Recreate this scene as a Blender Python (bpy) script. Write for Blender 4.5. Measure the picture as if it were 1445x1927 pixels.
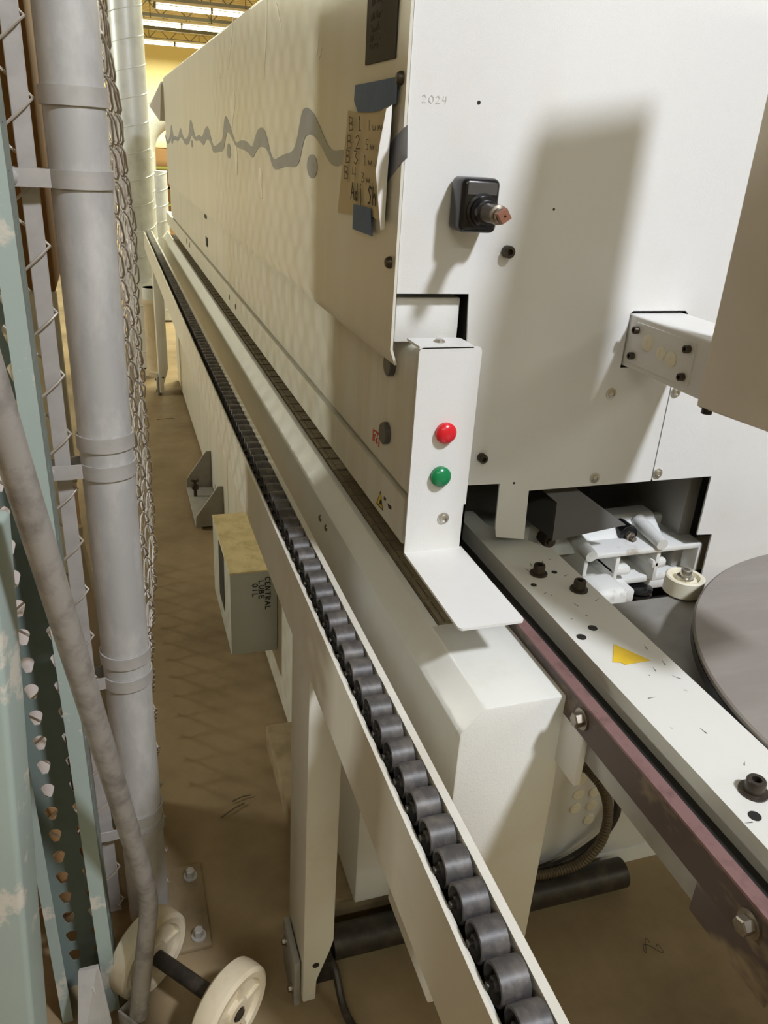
import bpy, bmesh, math, random
from mathutils import Vector, Matrix
random.seed(7)
S = bpy.context.scene
C = S.collection
for o in list(bpy.data.objects):
    bpy.data.objects.remove(o)
PI = math.pi

# ------------------------------------------------------------------ camera
F_PX = 1499.67
vx = Vector((5438.03 - 722.5, 569.87 - 963.5, F_PX)).normalized()   # world X seen by the camera (x right, y down, z forward)
vy = Vector((185.42 - 722.5, 243.04 - 963.5, F_PX)).normalized()    # world Y
vz = -vx.cross(vy).normalized()
if vz.y > 0: vz = -vz                                               # world up points up in the frame
vx = vy.cross(vz).normalized()
if vx.x < 0: vx = -vx
CAMLOC = Vector((0, 0, 1.5))
right = Vector((vx.x, vy.x, vz.x)); down = Vector((vx.y, vy.y, vz.y)); fwd = Vector((vx.z, vy.z, vz.z))
cd = bpy.data.cameras.new('camera')
cam = bpy.data.objects.new('camera', cd); C.objects.link(cam)
Mx = Matrix((( right.x, -down.x, -fwd.x), (right.y, -down.y, -fwd.y), (right.z, -down.z, -fwd.z))).to_4x4()
Mx.translation = CAMLOC
cam.matrix_world = Mx
cd.sensor_fit = 'HORIZONTAL'; cd.sensor_width = 36; cd.lens = 36 * F_PX / 1445
cd.clip_start = .05; cd.clip_end = 100
S.camera = cam

def on(u, v, ax, val):
    """surveyed point: where the sight line through a photo point meets a wall, top or floor plane of the place"""
    d = right * (u - 722.5) + down * (v - 963.5) + fwd * F_PX
    i = 'xyz'.index(ax)
    t = (val - CAMLOC[i]) / d[i]
    return CAMLOC + d * t

# ------------------------------------------------------------------ world, lamps, exposure
w = bpy.data.worlds.new('world'); S.world = w; w.use_nodes = True
w.node_tree.nodes['Background'].inputs[0].default_value = (1, .88, .68, 1)
w.node_tree.nodes['Background'].inputs[1].default_value = .05
S.view_settings.view_transform = 'Standard'; S.view_settings.look = 'None'
S.view_settings.exposure = -0.07; S.view_settings.gamma = 1; S.view_settings.use_curve_mapping = False

def lamp(name, loc, power, color, sx, sy=None, target=None, shape='RECTANGLE', label='', spread=PI):
    l = bpy.data.lights.new(name, 'AREA'); l.energy = power; l.color = color
    l.shape = shape; l.size = sx
    if sy: l.size_y = sy
    l.spread = spread
    o = bpy.data.objects.new(name, l); C.objects.link(o); o.location = loc
    if target is not None:
        o.rotation_euler = (Vector(target) - Vector(loc)).to_track_quat('-Z', 'Y').to_euler()
    return o
WARM = (.98, 1, .90); FARWARM = (1, .98, .70)
# the high-bay lamp above and behind the photographer
lamp('high_bay_light', (1.42, -1.35, 4.0), 141, (.93, .965, 1.05), .34, None, (.6, .9, 1.2), 'DISK')
# fluorescent fixtures of the hall (tubes seen under the roof, rows out of frame), plus fills added behind the camera
FIX_FILL = [(-6.0, 4.6, 3.2, 210), (-6.0, 9.5, 4.1, 110), (2.0, 7.2, 4.1, 390), (2.5, 13.5, 4.1, 420), (2.5, 18.5, 4.1, 600), (2.5, 22.4, 4.1, 800), (2.6, 27.6, 4.1, 900), (2.6, 31.6, 4.1, 900), (-4.0, 16, 4.1, 220),
       (6.5, 3.5, 4.1, 200), (5.5, -3.5, 4.1, 115), (-1.3, -3.2, 4.1, 68), (.9, -5.5, 4.1, 30)]  # last two: unseen fills added to brighten the camera-facing faces
for i, (x, y, z, p) in enumerate(FIX_FILL):
    lamp('tube_or_fill_light', (x, y, z - .08), p, FARWARM if y > 7 else WARM, .7 if i == 0 else 2.4, .3, (x, y, 0) if z > 3.5 else (.3, 2.4, 1.0))

# ------------------------------------------------------------------ materials
def lin(c):
    return tuple((((x / 255 + .055) / 1.055) ** 2.4 if x > 10 else x / 255 / 12.92) for x in c) + (1,)
def mat(name, col, rough=.5, metal=0., col2=None, scale=8., amt=.5, bump=0., bscale=300., stretch=(1, 1, 1), lo=.45, hi=.7, spec=.5, detail=4.):
    m = bpy.data.materials.new(name); m.use_nodes = True
    nt = m.node_tree; b = nt.nodes['Principled BSDF']
    b.inputs['Roughness'].default_value = rough; b.inputs['Metallic'].default_value = metal
    b.inputs['Specular IOR Level'].default_value = spec
    b.inputs['Base Color'].default_value = lin(col)
    tc = nt.nodes.new('ShaderNodeTexCoord')
    if col2:
        mp = nt.nodes.new('ShaderNodeMapping'); mp.inputs['Scale'].default_value = stretch
        nt.links.new(tc.outputs['Object'], mp.inputs[0])
        n = nt.nodes.new('ShaderNodeTexNoise'); n.inputs['Scale'].default_value = scale; n.inputs['Detail'].default_value = detail
        n.inputs['Roughness'].default_value = .65
        nt.links.new(mp.outputs[0], n.inputs['Vector'])
        r = nt.nodes.new('ShaderNodeMapRange'); r.inputs[1].default_value = lo; r.inputs[2].default_value = hi; r.inputs[4].default_value = amt
        nt.links.new(n.outputs['Fac'], r.inputs[0])
        x = nt.nodes.new('ShaderNodeMix'); x.data_type = 'RGBA'
        x.inputs[6].default_value = lin(col); x.inputs[7].default_value = lin(col2)
        nt.links.new(r.outputs[0], x.inputs[0]); nt.links.new(x.outputs[2], b.inputs['Base Color'])
    if bump:
        n2 = nt.nodes.new('ShaderNodeTexNoise'); n2.inputs['Scale'].default_value = bscale; n2.inputs['Detail'].default_value = 2
        nt.links.new(tc.outputs['Object'], n2.inputs['Vector'])
        bp = nt.nodes.new('ShaderNodeBump'); bp.inputs['Strength'].default_value = bump; bp.inputs['Distance'].default_value = .002
        nt.links.new(n2.outputs['Fac'], bp.inputs['Height']); nt.links.new(bp.outputs[0], b.inputs['Normal'])
    return m
def emit(name, col, strength):
    m = bpy.data.materials.new(name); m.use_nodes = True
    b = m.node_tree.nodes['Principled BSDF']
    b.inputs['Base Color'].default_value = (.9, .9, .9, 1)
    b.inputs['Emission Color'].default_value = col + (1,); b.inputs['Emission Strength'].default_value = strength
    return m
M = dict(
    paint=mat('light_grey_textured_paint', (224, 224, 222), .42, 0, (206, 200, 180), 3, .35, .10, 700, lo=.5, hi=.8),
    side=mat('grey_paint_lit_streaks', (219, 217, 206), .30, 0, (200, 189, 158), 4, .45, .05, 300, stretch=(1, 2.2, .25), lo=.35, hi=.8),  # yellowish streaks paint in light falling through the chain link
    lower=mat('grey_paint_lower', (208, 206, 195), .36, 0, (188, 174, 138), 5, .6, .06, 300, stretch=(1, 3, .4), lo=.42, hi=.75),
    cover=mat('hammered_white_paint', (222, 222, 216), .38, 0, (196, 186, 156), 9, .35, .2, 380, lo=.52, hi=.8),
    rail=mat('conveyor_grey_paint', (214, 211, 200), .38, 0, (186, 176, 150), 6, .55, .05, 300, lo=.48, hi=.8),
    chip=mat('chipped_beam_paint', (214, 214, 208), .5, 0, (120, 112, 100), 26, .85, .08, 200, lo=.69, hi=.72, detail=8),
    grey=mat('mid_grey_paint', (150, 148, 142), .45, 0, (120, 114, 102), 12, .5, .05),
    taupe=mat('warm_grey_coating', (132, 125, 119), .42, 0, (150, 144, 138), 5, .6, .12, 500, stretch=(.5, 3, 1)),
    ctl=mat('control_box_paint', (208, 200, 184), .4, 0, (190, 180, 160), 5, .4, .1, 400),
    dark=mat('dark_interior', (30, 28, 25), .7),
    black=mat('black_plastic', (22, 22, 24), .22),
    blackdull=mat('dull_black_steel', (52, 48, 44), .45, .3, (92, 82, 68), 30, .5),
    smear=mat('dried_glue_smear', (230, 227, 214), .3), faint=mat('faint_pencil', (196, 194, 190), .5), guard=mat('dark_grey_sheet', (78, 76, 74), .45),
    roller=mat('black_rubber_roller', (70, 67, 66), .46, 0, (122, 114, 105), 38, .65, .12, 160, stretch=(1.6, 1, 1), lo=.46, hi=.74),
    steel=mat('dull_steel', (150, 142, 130), .35, .85, (110, 96, 78), 30, .6),
    brightsteel=mat('bright_steel', (200, 196, 186), .28, .9),
    darksteel=mat('blackened_bolt', (66, 60, 54), .4, .6, (100, 88, 70), 60, .5),
    galv=mat('galvanized_pipe', (186, 184, 182), .42, .2, (220, 218, 214), 16, .8, .15, 90, stretch=(1, 1, .45), lo=.45, hi=.72, detail=9),
    galvdull=mat('galvanized_band', (186, 182, 177), .45, .2, (160, 156, 150), 20, .5),
    wire=mat('galvanized_wire', (186, 178, 166), .5, .25, (150, 140, 124), 20, .5),
    duct=mat('spiral_duct_metal', (224, 228, 226), .4, .2, (184, 190, 186), 5, .7),
    green=mat('sage_green_paint', (160, 174, 168), .42, 0, (206, 200, 188), 7, .9, .06, 200, lo=.56, hi=.6, detail=6),
    greenclean=mat('green_rack_paint', (124, 136, 130), .45, 0, (108, 120, 115), 9, .6),
    tube=mat('worn_zinc_tube', (160, 155, 150), .45, .15, (112, 107, 102), 26, .8, .1, 120, lo=.45, hi=.68, detail=8),
    cream=mat('cream_nylon', (214, 202, 176), .5, 0, (182, 164, 130), 12, .6),
    nylon=mat('white_nylon', (232, 226, 204), .4),
    castw=mat('white_cast_paint', (222, 223, 220), .5, 0, (150, 132, 108), 22, .7, .1, 200, lo=.6, hi=.75),
    burg=mat('burgundy_fibre_strip', (122, 92, 90), .5, 0, (72, 50, 44), 30, .7, lo=.5, hi=.75),
    brownstain=mat('stained_strip_face', (74, 60, 54), .55, 0, (132, 116, 88), 14, .8, lo=.5, hi=.62, stretch=(1, .6, 1)),
    pad=mat('chain_pad_rubber', (138, 126, 102), .6, 0, (100, 90, 70), 40, .6),
    yellowdust=mat('dusty_yellowed_top', (226, 208, 158), .7, 0, (166, 146, 96), 18, .6, .3, 120),
    boxpaint=mat('oil_box_paint', (176, 178, 170), .45, 0, (158, 156, 140), 6, .5),
    ink=mat('black_marker', (24, 24, 24), .6), pen=mat('pencil_line', (88, 76, 62), .7),
    wave=mat('wave_print', (128, 133, 148), .3), copper=mat('worn_copper_end', (150, 104, 84), .45, .3), dustplate=mat('dusty_steel_plate', (146, 128, 98), .7, 0, (112, 96, 70), 14, .7, .2, 80), plate=mat('dark_nameplate', (62, 58, 50), .65, spec=.25),
    platetext=mat('embossed_line', (84, 80, 71), .6, spec=.25),
    tape=mat('blue_masking_tape', (70, 96, 132), .6, 0, (84, 112, 150), 20, .6), paper=mat('note_paper', (206, 190, 152), .75, 0, (190, 172, 132), 8, .5),
    paperback=mat('paper_back', (238, 236, 230), .7),
    red=mat('red_button', (214, 34, 46), .25), grn=mat('green_button', (22, 128, 76), .25),
    sticker=mat('red_sticker', (186, 52, 40), .5), white=mat('white_print', (232, 228, 222), .6),
    yellow=mat('yellow_sticker', (222, 186, 38), .5, 0, (190, 150, 20), 40, .4),
    floor=mat('dusty_concrete', (150, 130, 98), .75, 0, (104, 88, 62), 2.6, .8, .25, 60, lo=.40, hi=.7, detail=9),
    card=mat('cardboard', (158, 122, 80), .8, 0, (134, 102, 64), 4, .6), carddark=mat('brown_carton', (122, 82, 26), .75, 0, (98, 64, 16), 3, .6),
    board=mat('off_white_board', (204, 196, 176), .7), mel=mat('melamine', (226, 216, 210), .55), foam=mat('pale_foam', (240, 230, 196), .8, 0, (222, 208, 168), 12, .5),
    sack=mat('paper_sack', (206, 190, 160), .75, 0, (180, 160, 126), 10, .6, .5, 18),
    wall=mat('cream_wall', (226, 214, 164), .8), deck=mat('roof_deck', (170, 156, 116), .6, .2),
    truss=mat('truss_paint', (110, 112, 104), .5), strap=mat('yellow_green_strap', (206, 220, 110), .5),
    lime=mat('hi_vis_cloth', (222, 240, 40), .6), hose=mat('ribbed_hose', (92, 80, 62), .5, 0, (70, 60, 46), 30, .5),
    tubeglow=emit('fluorescent_tube', (1, .93, .66), 9.0),
)

# ------------------------------------------------------------------ mesh building
class MB:
    def __init__(s): s.v = []; s.f = []
    def add(s, vs, fs):
        n = len(s.v); s.v += [tuple(p) for p in vs]; s.f += [tuple(i + n for i in f) for f in fs]; return s
    def box(s, x0, x1, y0, y1, z0, z1, bev=0., seg=2):
        vs = [(x, y, z) for x in (x0, x1) for y in (y0, y1) for z in (z0, z1)]
        fs = [(0, 1, 3, 2), (4, 6, 7, 5), (0, 4, 5, 1), (2, 3, 7, 6), (0, 2, 6, 4), (1, 5, 7, 3)]
        if not bev: return s.add(vs, fs)
        return s.bevelled(vs, fs, bev, seg)
    def bevelled(s, vs, fs, bev, seg=2):
        bm = bmesh.new()
        bv = [bm.verts.new(p) for p in vs]
        for f in fs: bm.faces.new([bv[i] for i in f])
        bmesh.ops.recalc_face_normals(bm, faces=bm.faces)
        ed = [e for e in bm.edges if len(e.link_faces) == 2 and e.calc_face_angle(0) > .35]
        bmesh.ops.bevel(bm, geom=ed, offset=bev, segments=seg, profile=.5, affect='EDGES', clamp_overlap=True)
        bm.verts.index_update()
        r = s.add([v.co for v in bm.verts], [[v.index for v in f.verts] for f in bm.faces]); bm.free(); return r
    def rings(s, rings, caps=True, closed=False):
        n = len(rings[0]); vs = [p for r in rings for p in r]; fs = []
        m = len(rings)
        for a in range(m if closed else m - 1):
            b = (a + 1) % m
            for i in range(n):
                j = (i + 1) % n
                fs.append((a * n + i, a * n + j, b * n + j, b * n + i))
        if caps and not closed:
            fs.append(tuple(range(n))[::-1]); fs.append(tuple(range((m - 1) * n, m * n)))
        return s.add(vs, fs)
    def cyl(s, p0, p1, r, seg=24, r2=None):
        return s.lathe(p0, p1, [(0, r), (1, r if r2 is None else r2)], seg)
    def lathe(s, p0, p1, prof, seg=24, rel=True, start=0.):
        """prof: (fraction or metres along the axis, radius)"""
        p0 = Vector(p0); p1 = Vector(p1); ax = p1 - p0; L = ax.length; ax.normalize()
        a = ax.orthogonal().normalized(); b = ax.cross(a)
        R = []
        for t, r in prof:
            c = p0 + ax * (t * L if rel else t)
            R.append([c + (a * math.cos(start + 2 * PI * i / seg) + b * math.sin(start + 2 * PI * i / seg)) * max(r, 1e-5) for i in range(seg)])
        return s.rings(R)
    def tube(s, pts, r, seg=12, caps=True, rad=None):
        pts = [Vector(p) for p in pts]; R = []; prev = None
        for i, p in enumerate(pts):
            t = (pts[min(i + 1, len(pts) - 1)] - pts[max(i - 1, 0)]).normalized()
            if prev is None: a = t.orthogonal().normalized()
            else:
                a = prev - t * prev.dot(t); a.normalize()
            prev = a; b = t.cross(a); rr = rad[i] if rad else r
            R.append([p + (a * math.cos(2 * PI * k / seg) + b * math.sin(2 * PI * k / seg)) * rr for k in range(seg)])
        return s.rings(R, caps)
    def plate(s, outer, holes, fn, t0, t1):
        """a sheet of outline outer with holes; fn(a, b, t) gives the 3-D point, t0..t1 the thickness"""
        bm = bmesh.new(); loops = [outer] + list(holes); edges = []; idx = []
        for L in loops:
            vs = [bm.verts.new((a, b, 0)) for a, b in L]; idx.append(vs)
            for i in range(len(vs)): edges.append(bm.edges.new((vs[i], vs[(i + 1) % len(vs)])))
        bmesh.ops.triangle_fill(bm, use_beauty=True, edges=edges)
        bm.verts.index_update()
        co = [(v.co.x, v.co.y) for v in bm.verts]; n = len(co)
        tri = [[v.index for v in f.verts] for f in bm.faces]
        vs = [fn(a, b, t0) for a, b in co] + [fn(a, b, t1) for a, b in co]
        fs = [tuple(t) for t in tri] + [tuple(i + n for i in t[::-1]) for t in tri]
        for L in idx:
            for i in range(len(L)):
                a, b = L[i].index, L[(i + 1) % len(L)].index
                fs.append((a, b, b + n, a + n))
        bm.free()
        return s.add(vs, fs)
    def extr(s, prof, y0, y1, bev=0):
        """an (x, z) profile drawn out along y"""
        n = len(prof); vs = [(x, y0, z) for x, z in prof] + [(x, y1, z) for x, z in prof]
        fs = [tuple(range(n)), tuple(range(n, 2 * n))[::-1]] + [(i, (i + 1) % n, (i + 1) % n + n, i + n) for i in range(n)]
        return s.bevelled(vs, fs, bev) if bev else s.add(vs, fs)
    def quadsheet(s, pts, off):
        """a sheet through the 3-D points pts, thickened by the vector off"""
        n = len(pts); off = Vector(off)
        vs = [Vector(p) for p in pts] + [Vector(p) + off for p in pts]
        fs = [tuple(range(n)), tuple(range(n, 2 * n))[::-1]] + [(i, (i + 1) % n, (i + 1) % n + n, i + n) for i in range(n)]
        return s.add(vs, fs)
    def build(s, name, m, parent=None, smooth=True, angle=35):
        me = bpy.data.meshes.new(name)
        c = Vector([(min(p[i] for p in s.v) + max(p[i] for p in s.v)) / 2 for i in range(3)])
        if parent is None: c.z = min(p[2] for p in s.v)
        me.from_pydata([tuple(Vector(p) - c) for p in s.v], [], s.f)
        bm = bmesh.new(); bm.from_mesh(me); bmesh.ops.recalc_face_normals(bm, faces=bm.faces); bm.to_mesh(me); bm.free()
        me.materials.append(M[m] if isinstance(m, str) else m)
        if smooth:
            me.polygons.foreach_set('use_smooth', [True] * len(me.polygons)); me.set_sharp_from_angle(angle=math.radians(angle))
        o = bpy.data.objects.new(name, me); C.objects.link(o)
        W[o.name] = c
        if parent: o.parent = parent; o.location = c - W[parent.name]
        else: o.location = c
        return o
W = {}
def tag(o, label, cat, group=None, kind=None):
    o['label'] = label; o['category'] = cat
    if group: o['group'] = group
    if kind: o['kind'] = kind
    return o
def thing(name, label, cat, loc, group=None):
    o = bpy.data.objects.new(name, None); C.objects.link(o); o.location = loc; o.empty_display_size = .05
    W[o.name] = Vector(loc)
    return tag(o, label, cat, group)
def struct(o): o['kind'] = 'structure'; return o

def bolt(mb, p, n, r, h, hexa=False, washer=True):
    """socket-head or hex bolt standing on p along n"""
    p = Vector(p); n = Vector(n).normalized()
    if washer: mb.lathe(p, p + n, [(0, r * 1.5), (h * .18, r * 1.5), (h * .2, r * 1.35)], 20, False)
    if hexa: mb.lathe(p, p + n, [(h * .15, r), (h * .9, r), (h, r * .8)], 6, False)
    else: mb.lathe(p, p + n, [(h * .15, r), (h * .9, r), (h, r * .9), (h, r * .5), (h * .55, r * .48)], 18, False)
    return mb

# stroke lettering: each letter a list of strokes in a 0..1 cell
FONT = {
 'A': [[(0,0),(.5,1),(1,0)],[(.2,.4),(.8,.4)]], 'B': [[(0,0),(.12,1)],[(.12,1),(.75,.88),(.65,.6),(.1,.52),(.8,.42),(.75,.08),(0,0)]],
 'C': [[(.95,.8),(.6,1),(.15,.75),(.1,.3),(.45,0),(.95,.15)]], 'E': [[(.9,1),(.1,.95),(.1,.02),(.9,0)],[(.1,.5),(.7,.52)]],
 'N': [[(0,0),(.05,1),(.85,0),(.95,1)]], 'T': [[(0,.95),(1,1)],[(.5,.98),(.45,0)]], 'R': [[(.1,0),(.1,1),(.8,.85),(.7,.55),(.1,.5),(.9,0)]],
 'L': [[(.1,1),(.1,.02),(.85,.05)]], 'U': [[(.05,1),(.1,.2),(.5,0),(.85,.25),(.9,1)]], 'O': [[(.5,1),(.1,.7),(.1,.25),(.5,0),(.9,.3),(.88,.75),(.5,1)]],
 'I': [[(.5,1),(.45,0)]], 'd': [[(.7,1),(.6,0)],[(.62,.35),(.3,.5),(.05,.25),(.3,0),(.6,.2)]], 'j': [[(.4,.75),(.6,.1),(.4,-.3)],[(.38,.95),(.44,1)]],
 'S': [[(.9,.9),(.5,1),(.2,.8),(.7,.45),(.6,.1),(.1,0)]], 'h': [[(.1,1),(.1,0)],[(.1,.4),(.5,.6),(.75,.4),(.75,0)]], 'm': [[(0,0),(.1,.5),(.3,.1),(.5,.5),(.65,.1),(.9,.5),(.95,0)]],
 '1': [[(.35,.8),(.5,1),(.45,0)],[(.2,0),(.7,.02)]], '2': [[(.1,.8),(.5,1),(.8,.7),(.1,0),(.9,.05)]], '3': [[(.1,.95),(.7,.9),(.35,.55),(.8,.3),(.4,0),(.05,.1)]],
 '4': [[(.2,1),(.1,.45),(.8,.5)],[(.7,1),(.6,0)]], '5': [[(.8,1),(.3,.98),(.2,.6),(.7,.45),(.6,.05),(.1,0)]], 'l': [[(.5,1),(.45,0)]], 'u': [[(.1,.5),(.15,.05),(.6,.1),(.8,.5)],[(.8,.5),(.85,0)]],
 '?': [[(.15,.75),(.4,1),(.8,.8),(.45,.5),(.42,.3)],[(.42,.1),(.42,.02)]], '!': [[(.4,1),(.4,.35)],[(.4,.1),(.4,.02)]], '.': [[(.4,.1),(.4,0)]], ' ': [],
}
def text(mb, s, org, ux, uy, h, wd, sp, nrm, lw, skew=0.):
    """letters as thin raised ribbons from org, along ux, height along uy"""
    org = Vector(org); ux = Vector(ux).normalized(); uy = Vector(uy).normalized(); nrm = Vector(nrm).normalized()
    for k, ch in enumerate(s):
        for st in FONT[ch]:
            P = [org + ux * (k * sp + a * wd + skew * b * h) + uy * (b * h) + nrm * .0006 for a, b in st]
            for a, b in zip(P, P[1:]):
                d = (b - a)
                if d.length < 1e-6: continue
                q = nrm.cross(d).normalized() * lw / 2; e = d.normalized() * lw * .3
                mb.quadsheet([a - q - e, b - q + e, b + q + e, a + q - e], nrm * .0004)
    return mb

# ================================================================== THE ROOM
struct(MB().box(-10, 12, -8, 36, -.1, 0).build('floor', 'floor'))
struct(MB().box(-10, 12, 35, 35.2, 0, 5).build('wall_back', 'wall'))
struct(MB().box(-10.2, -10, -8, 35.2, 0, 5).build('wall_left', 'wall'))
struct(MB().box(12, 12.2, -8, 35.2, 0, 5).build('wall_right', 'wall'))
struct(MB().box(-10.2, 12.2, -8.2, -8, 0, 5).build('wall_front', 'wall'))
d = MB()                                                # ribbed roof deck
yy = -8.
prof = []
while yy < 35:
    prof += [(yy, 4.9), (yy + .12, 4.9), (yy + .16, 4.84), (yy + .28, 4.84)]; yy += .32
prof = prof + [(35.2, 4.9), (35.2, 5.05), (-8., 5.05)]
d.plate(prof, [], lambda a, b, t: (t, a, b), -10, 12)
struct(d.build('ceiling', 'deck', smooth=False))
for k, y in enumerate((16, 19.5, 23.4, 26.6, 29.8, 33.0)):
    t = MB(); t.box(-10, 12, y - .05, y + .05, 4.42, 4.5); t.box(-10, 12, y - .05, y + .05, 4.78, 4.84)
    x = -10.
    while x < 12:
        t.tube([(x, y, 4.46), (x + .35, y, 4.8), (x + .7, y, 4.46)], .016, 6); x += .7
    struct(t.build('trim_%d' % (k + 1), 'truss', smooth=False))
# fluorescent fixtures seen over the hood
for k, (x, y, z, lab) in enumerate(((2.72, 22.0, 4.12, 'nearest and largest of the three glowing tube lights under the roof'), (2.35, 25.6, 4.14, 'middle one of the three glowing tube lights, with a bracket at its centre'),
                                   (2.6, 31.0, 4.16, 'farthest glowing tube light, just above the cream end wall'))):
    L = thing('fluorescent_light', lab, 'light', (x, y, z), 'fluorescent lights under the roof')
    MB().box(x - 1.35, x + 1.35, y - .1, y + .1, z + .07, z + .13, .01).build('housing', 'white', L)
    for s in (-.06, .06):
        MB().cyl((x - 1.25, y + s, z), (x - .03, y + s, z), .035, 12).cyl((x + .03, y + s, z), (x + 1.25, y + s, z), .035, 12).build('tube', 'tubeglow', L)
    for s in (-1.28, 0, 1.28): MB().box(x + s - .025, x + s + .025, y - .11, y + .11, z - .04, z + .08).build('lamp_holder', 'truss', L)
    for s in (-.8, .8): MB().cyl((x + s, y, z + .12), (x + s, y, 4.88), .012, 8).build('hanger', 'truss', L)

# ================================================================== THE EDGE BANDING MACHINE
XH, YF, XL = .335, .97, .367          # hood side, front face, lower side
mach = thing('edge_banding_machine', 'long light grey woodworking machine with wave print on its hood filling the centre', 'machine', (.8, 3.0, 0))
YE, ZT = 4.78, 1.765
# ---- hood side sheet with folded lip
mb = MB().extr([(XH, ZT - .01), (XH + .008, ZT), (.5, ZT), (.5, ZT - .004), (XH + .01, ZT - .005), (XH + .0035, ZT - .012), (XH + .0035, 1.263), (.3455, 1.243), (.3425, 1.242), (XH, 1.262)], .966, YE)
hood = mb.build('hood_side', 'side', mach)
# pale dried smears on the hood side
for (u0, v0, u1, v1, wd) in ((440, 170, 436, 240, 4.5), (441, 258, 446, 330, 3.5), (489, 315, 492, 375, 5), (503, 0, 497, 150, 1.6), (520, 5, 530, 55, 1.6), (411, 130, 413, 148, 2.2), (600, 60, 596, 105, 1.5), (440, 20, 430, 130, 1.2), (606, 90, 600, 112, 1.2)):
    ring = []
    for k in range(14):
        a = 2 * PI * k / 14; t = .5 + .5 * math.cos(a)
        q = on(u0 + (u1 - u0) * t + math.sin(a) * wd * (.7 + .3 * math.cos(3 * a + u0)), v0 + (v1 - v0) * t, 'x', XH); ring.append((q.y, q.z))
    MB().plate(ring, [], lambda a, b, t: (t, a, b), XH - .0006, XH - .0001).build('dried_smear', 'smear', hood, smooth=False)
# wave print
def cr(u, v): return (240 + u * .3737, v * .3737)
UP = [(1085,750),(1050,762),(1020,750),(995,700),(970,640),(945,580),(915,545),(895,540),(880,560),(868,620),(855,700),(840,750),(820,770),(795,775),(765,790),(745,803),(733,800),(720,770),(705,700),(690,650),(672,640),(655,655),(643,690),(632,735),(622,740),(605,715),(580,705),(560,712),(545,720),(530,680),(510,610),(495,580),(488,600),(482,660),(476,710),(462,718),(445,735),(432,735),(422,700),(410,650),(400,632),(390,650),(378,685),(370,690),(360,675),(350,688),(340,690),(330,640),(318,595),(312,620),(308,680),(300,695),(290,702),(280,690),(268,640),(262,655),(255,690),(248,690),(240,685),(232,690),(225,650),(220,620),(215,680),(205,710),(195,700),(190,655)]
LO = [(1085,828),(1060,838),(1035,835),(1010,805),(985,750),(955,700),(925,675),(905,678),(890,700),(878,760),(865,820),(845,843),(820,838),(790,840),(760,852),(742,855),(728,830),(715,780),(700,750),(680,738),(660,742),(645,770),(632,797),(620,785),(605,765),(580,752),(560,745),(545,738),(525,690),(505,660),(497,680),(488,740),(478,762),(462,765),(440,770),(430,765),(420,720),(405,700),(395,705),(385,735),(372,720),(360,705),(345,712),(335,700),(322,680),(316,700),(308,728),(290,730),(278,700),(265,690),(255,715),(242,702),(230,712),(222,690),(215,715),(203,728),(195,715),(190,690)]
def tozy(L): return [(p.y, p.z) for p in (on(*cr(*q), 'x', XH) for q in L)]
ext_u = [(q.y, q.z) for q in (on(*p, 'x', XH) for p in ((768, 235), (757, 244), (745, 258), (735, 272), (722, 287), (708, 296), (690, 297), (668, 291)))]
ext_l = [(q.y, q.z) for q in (on(*p, 'x', XH) for p in ((767, 297), (752, 311), (735, 335), (722, 352), (706, 352), (690, 338), (665, 322)))]
def smooth2(L):
    out = [L[0]]
    for a, b in zip(L, L[1:]): out += [((3 * a[0] + b[0]) / 4, (3 * a[1] + b[1]) / 4), ((a[0] + 3 * b[0]) / 4, (a[1] + 3 * b[1]) / 4)]
    return out + [L[-1]]
upz = smooth2(ext_u + tozy(UP)); loz = smooth2(ext_l + tozy(LO))
mb = MB().plate(upz + loz[::-1], [], lambda a, b, t: (t, a, b), XH - .0008, XH - .0002)
for (u, v, a, b) in ((930, 838, 26, 53), (510, 760, 10, 33), (325, 724, 5, 16), (225, 711, 4, 12)):
    c = on(*cr(u, v), 'x', XH); rz = b * .3737 * .5 * 2 / 1499 * (c - CAMLOC).dot(fwd)
    rz = rz * 1.05; ry = (on(*cr(u - a, v), 'x', XH).y - on(*cr(u + a, v), 'x', XH).y) / 2
    mb.plate([(c.y + ry * math.cos(k * PI / 12), c.z + rz * math.sin(k * PI / 12)) for k in range(24)], [], lambda a, b, t: (t, a, b), XH - .0008, XH - .0002)
mb.build('wave_print', 'wave', hood, smooth=False)
# nameplate with embossed lines
npp = MB().box(XH - .002, XH, 1.006, 1.128, 1.594, 1.705, .0008, 1).build('nameplate', 'plate', hood)
# illegible embossed lines: short raised squiggles
mb = MB()
for row, (z, y1, hh) in enumerate(((1.664, 1.018, .016), (1.646, 1.066, .010), (1.633, 1.068, .010), (1.622, 1.072, .009), (1.612, 1.074, .009))):
    y = 1.108
    while y > y1:
        wv = random.uniform(.003, .005)
        P = [Vector((XH - .0022, y - wv * t, z + hh * random.uniform(-.5, .5))) for t in (0, .3, .6, 1)]
        mb.tube(P, .0005, 5); y -= wv * 1.6
mb.build('embossed_line', 'platetext', hood)
for (u, v) in ((757, 147), (735, 494)):
    c = on(u, v, 'x', XH)
    MB().lathe(c + Vector((.001, 0, 0)), c - Vector((1, 0, 0)), [(0, .0075), (.004, .0075), (.008, .005), (.0085, .002)], 18, False).build('cap_screw', 'darksteel', hood)
# two black slots on the lower edge
slots = []
for (u, v0, v1) in ((387, 400, 411), (389.5, 447, 463)):
    c = on(u, (v0 + v1) / 2, 'x', XL); hz = abs(on(u, v0, 'x', XL).z - on(u, v1, 'x', XL).z) / 2
    slots.append((c.y, c.z, hz))
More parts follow.
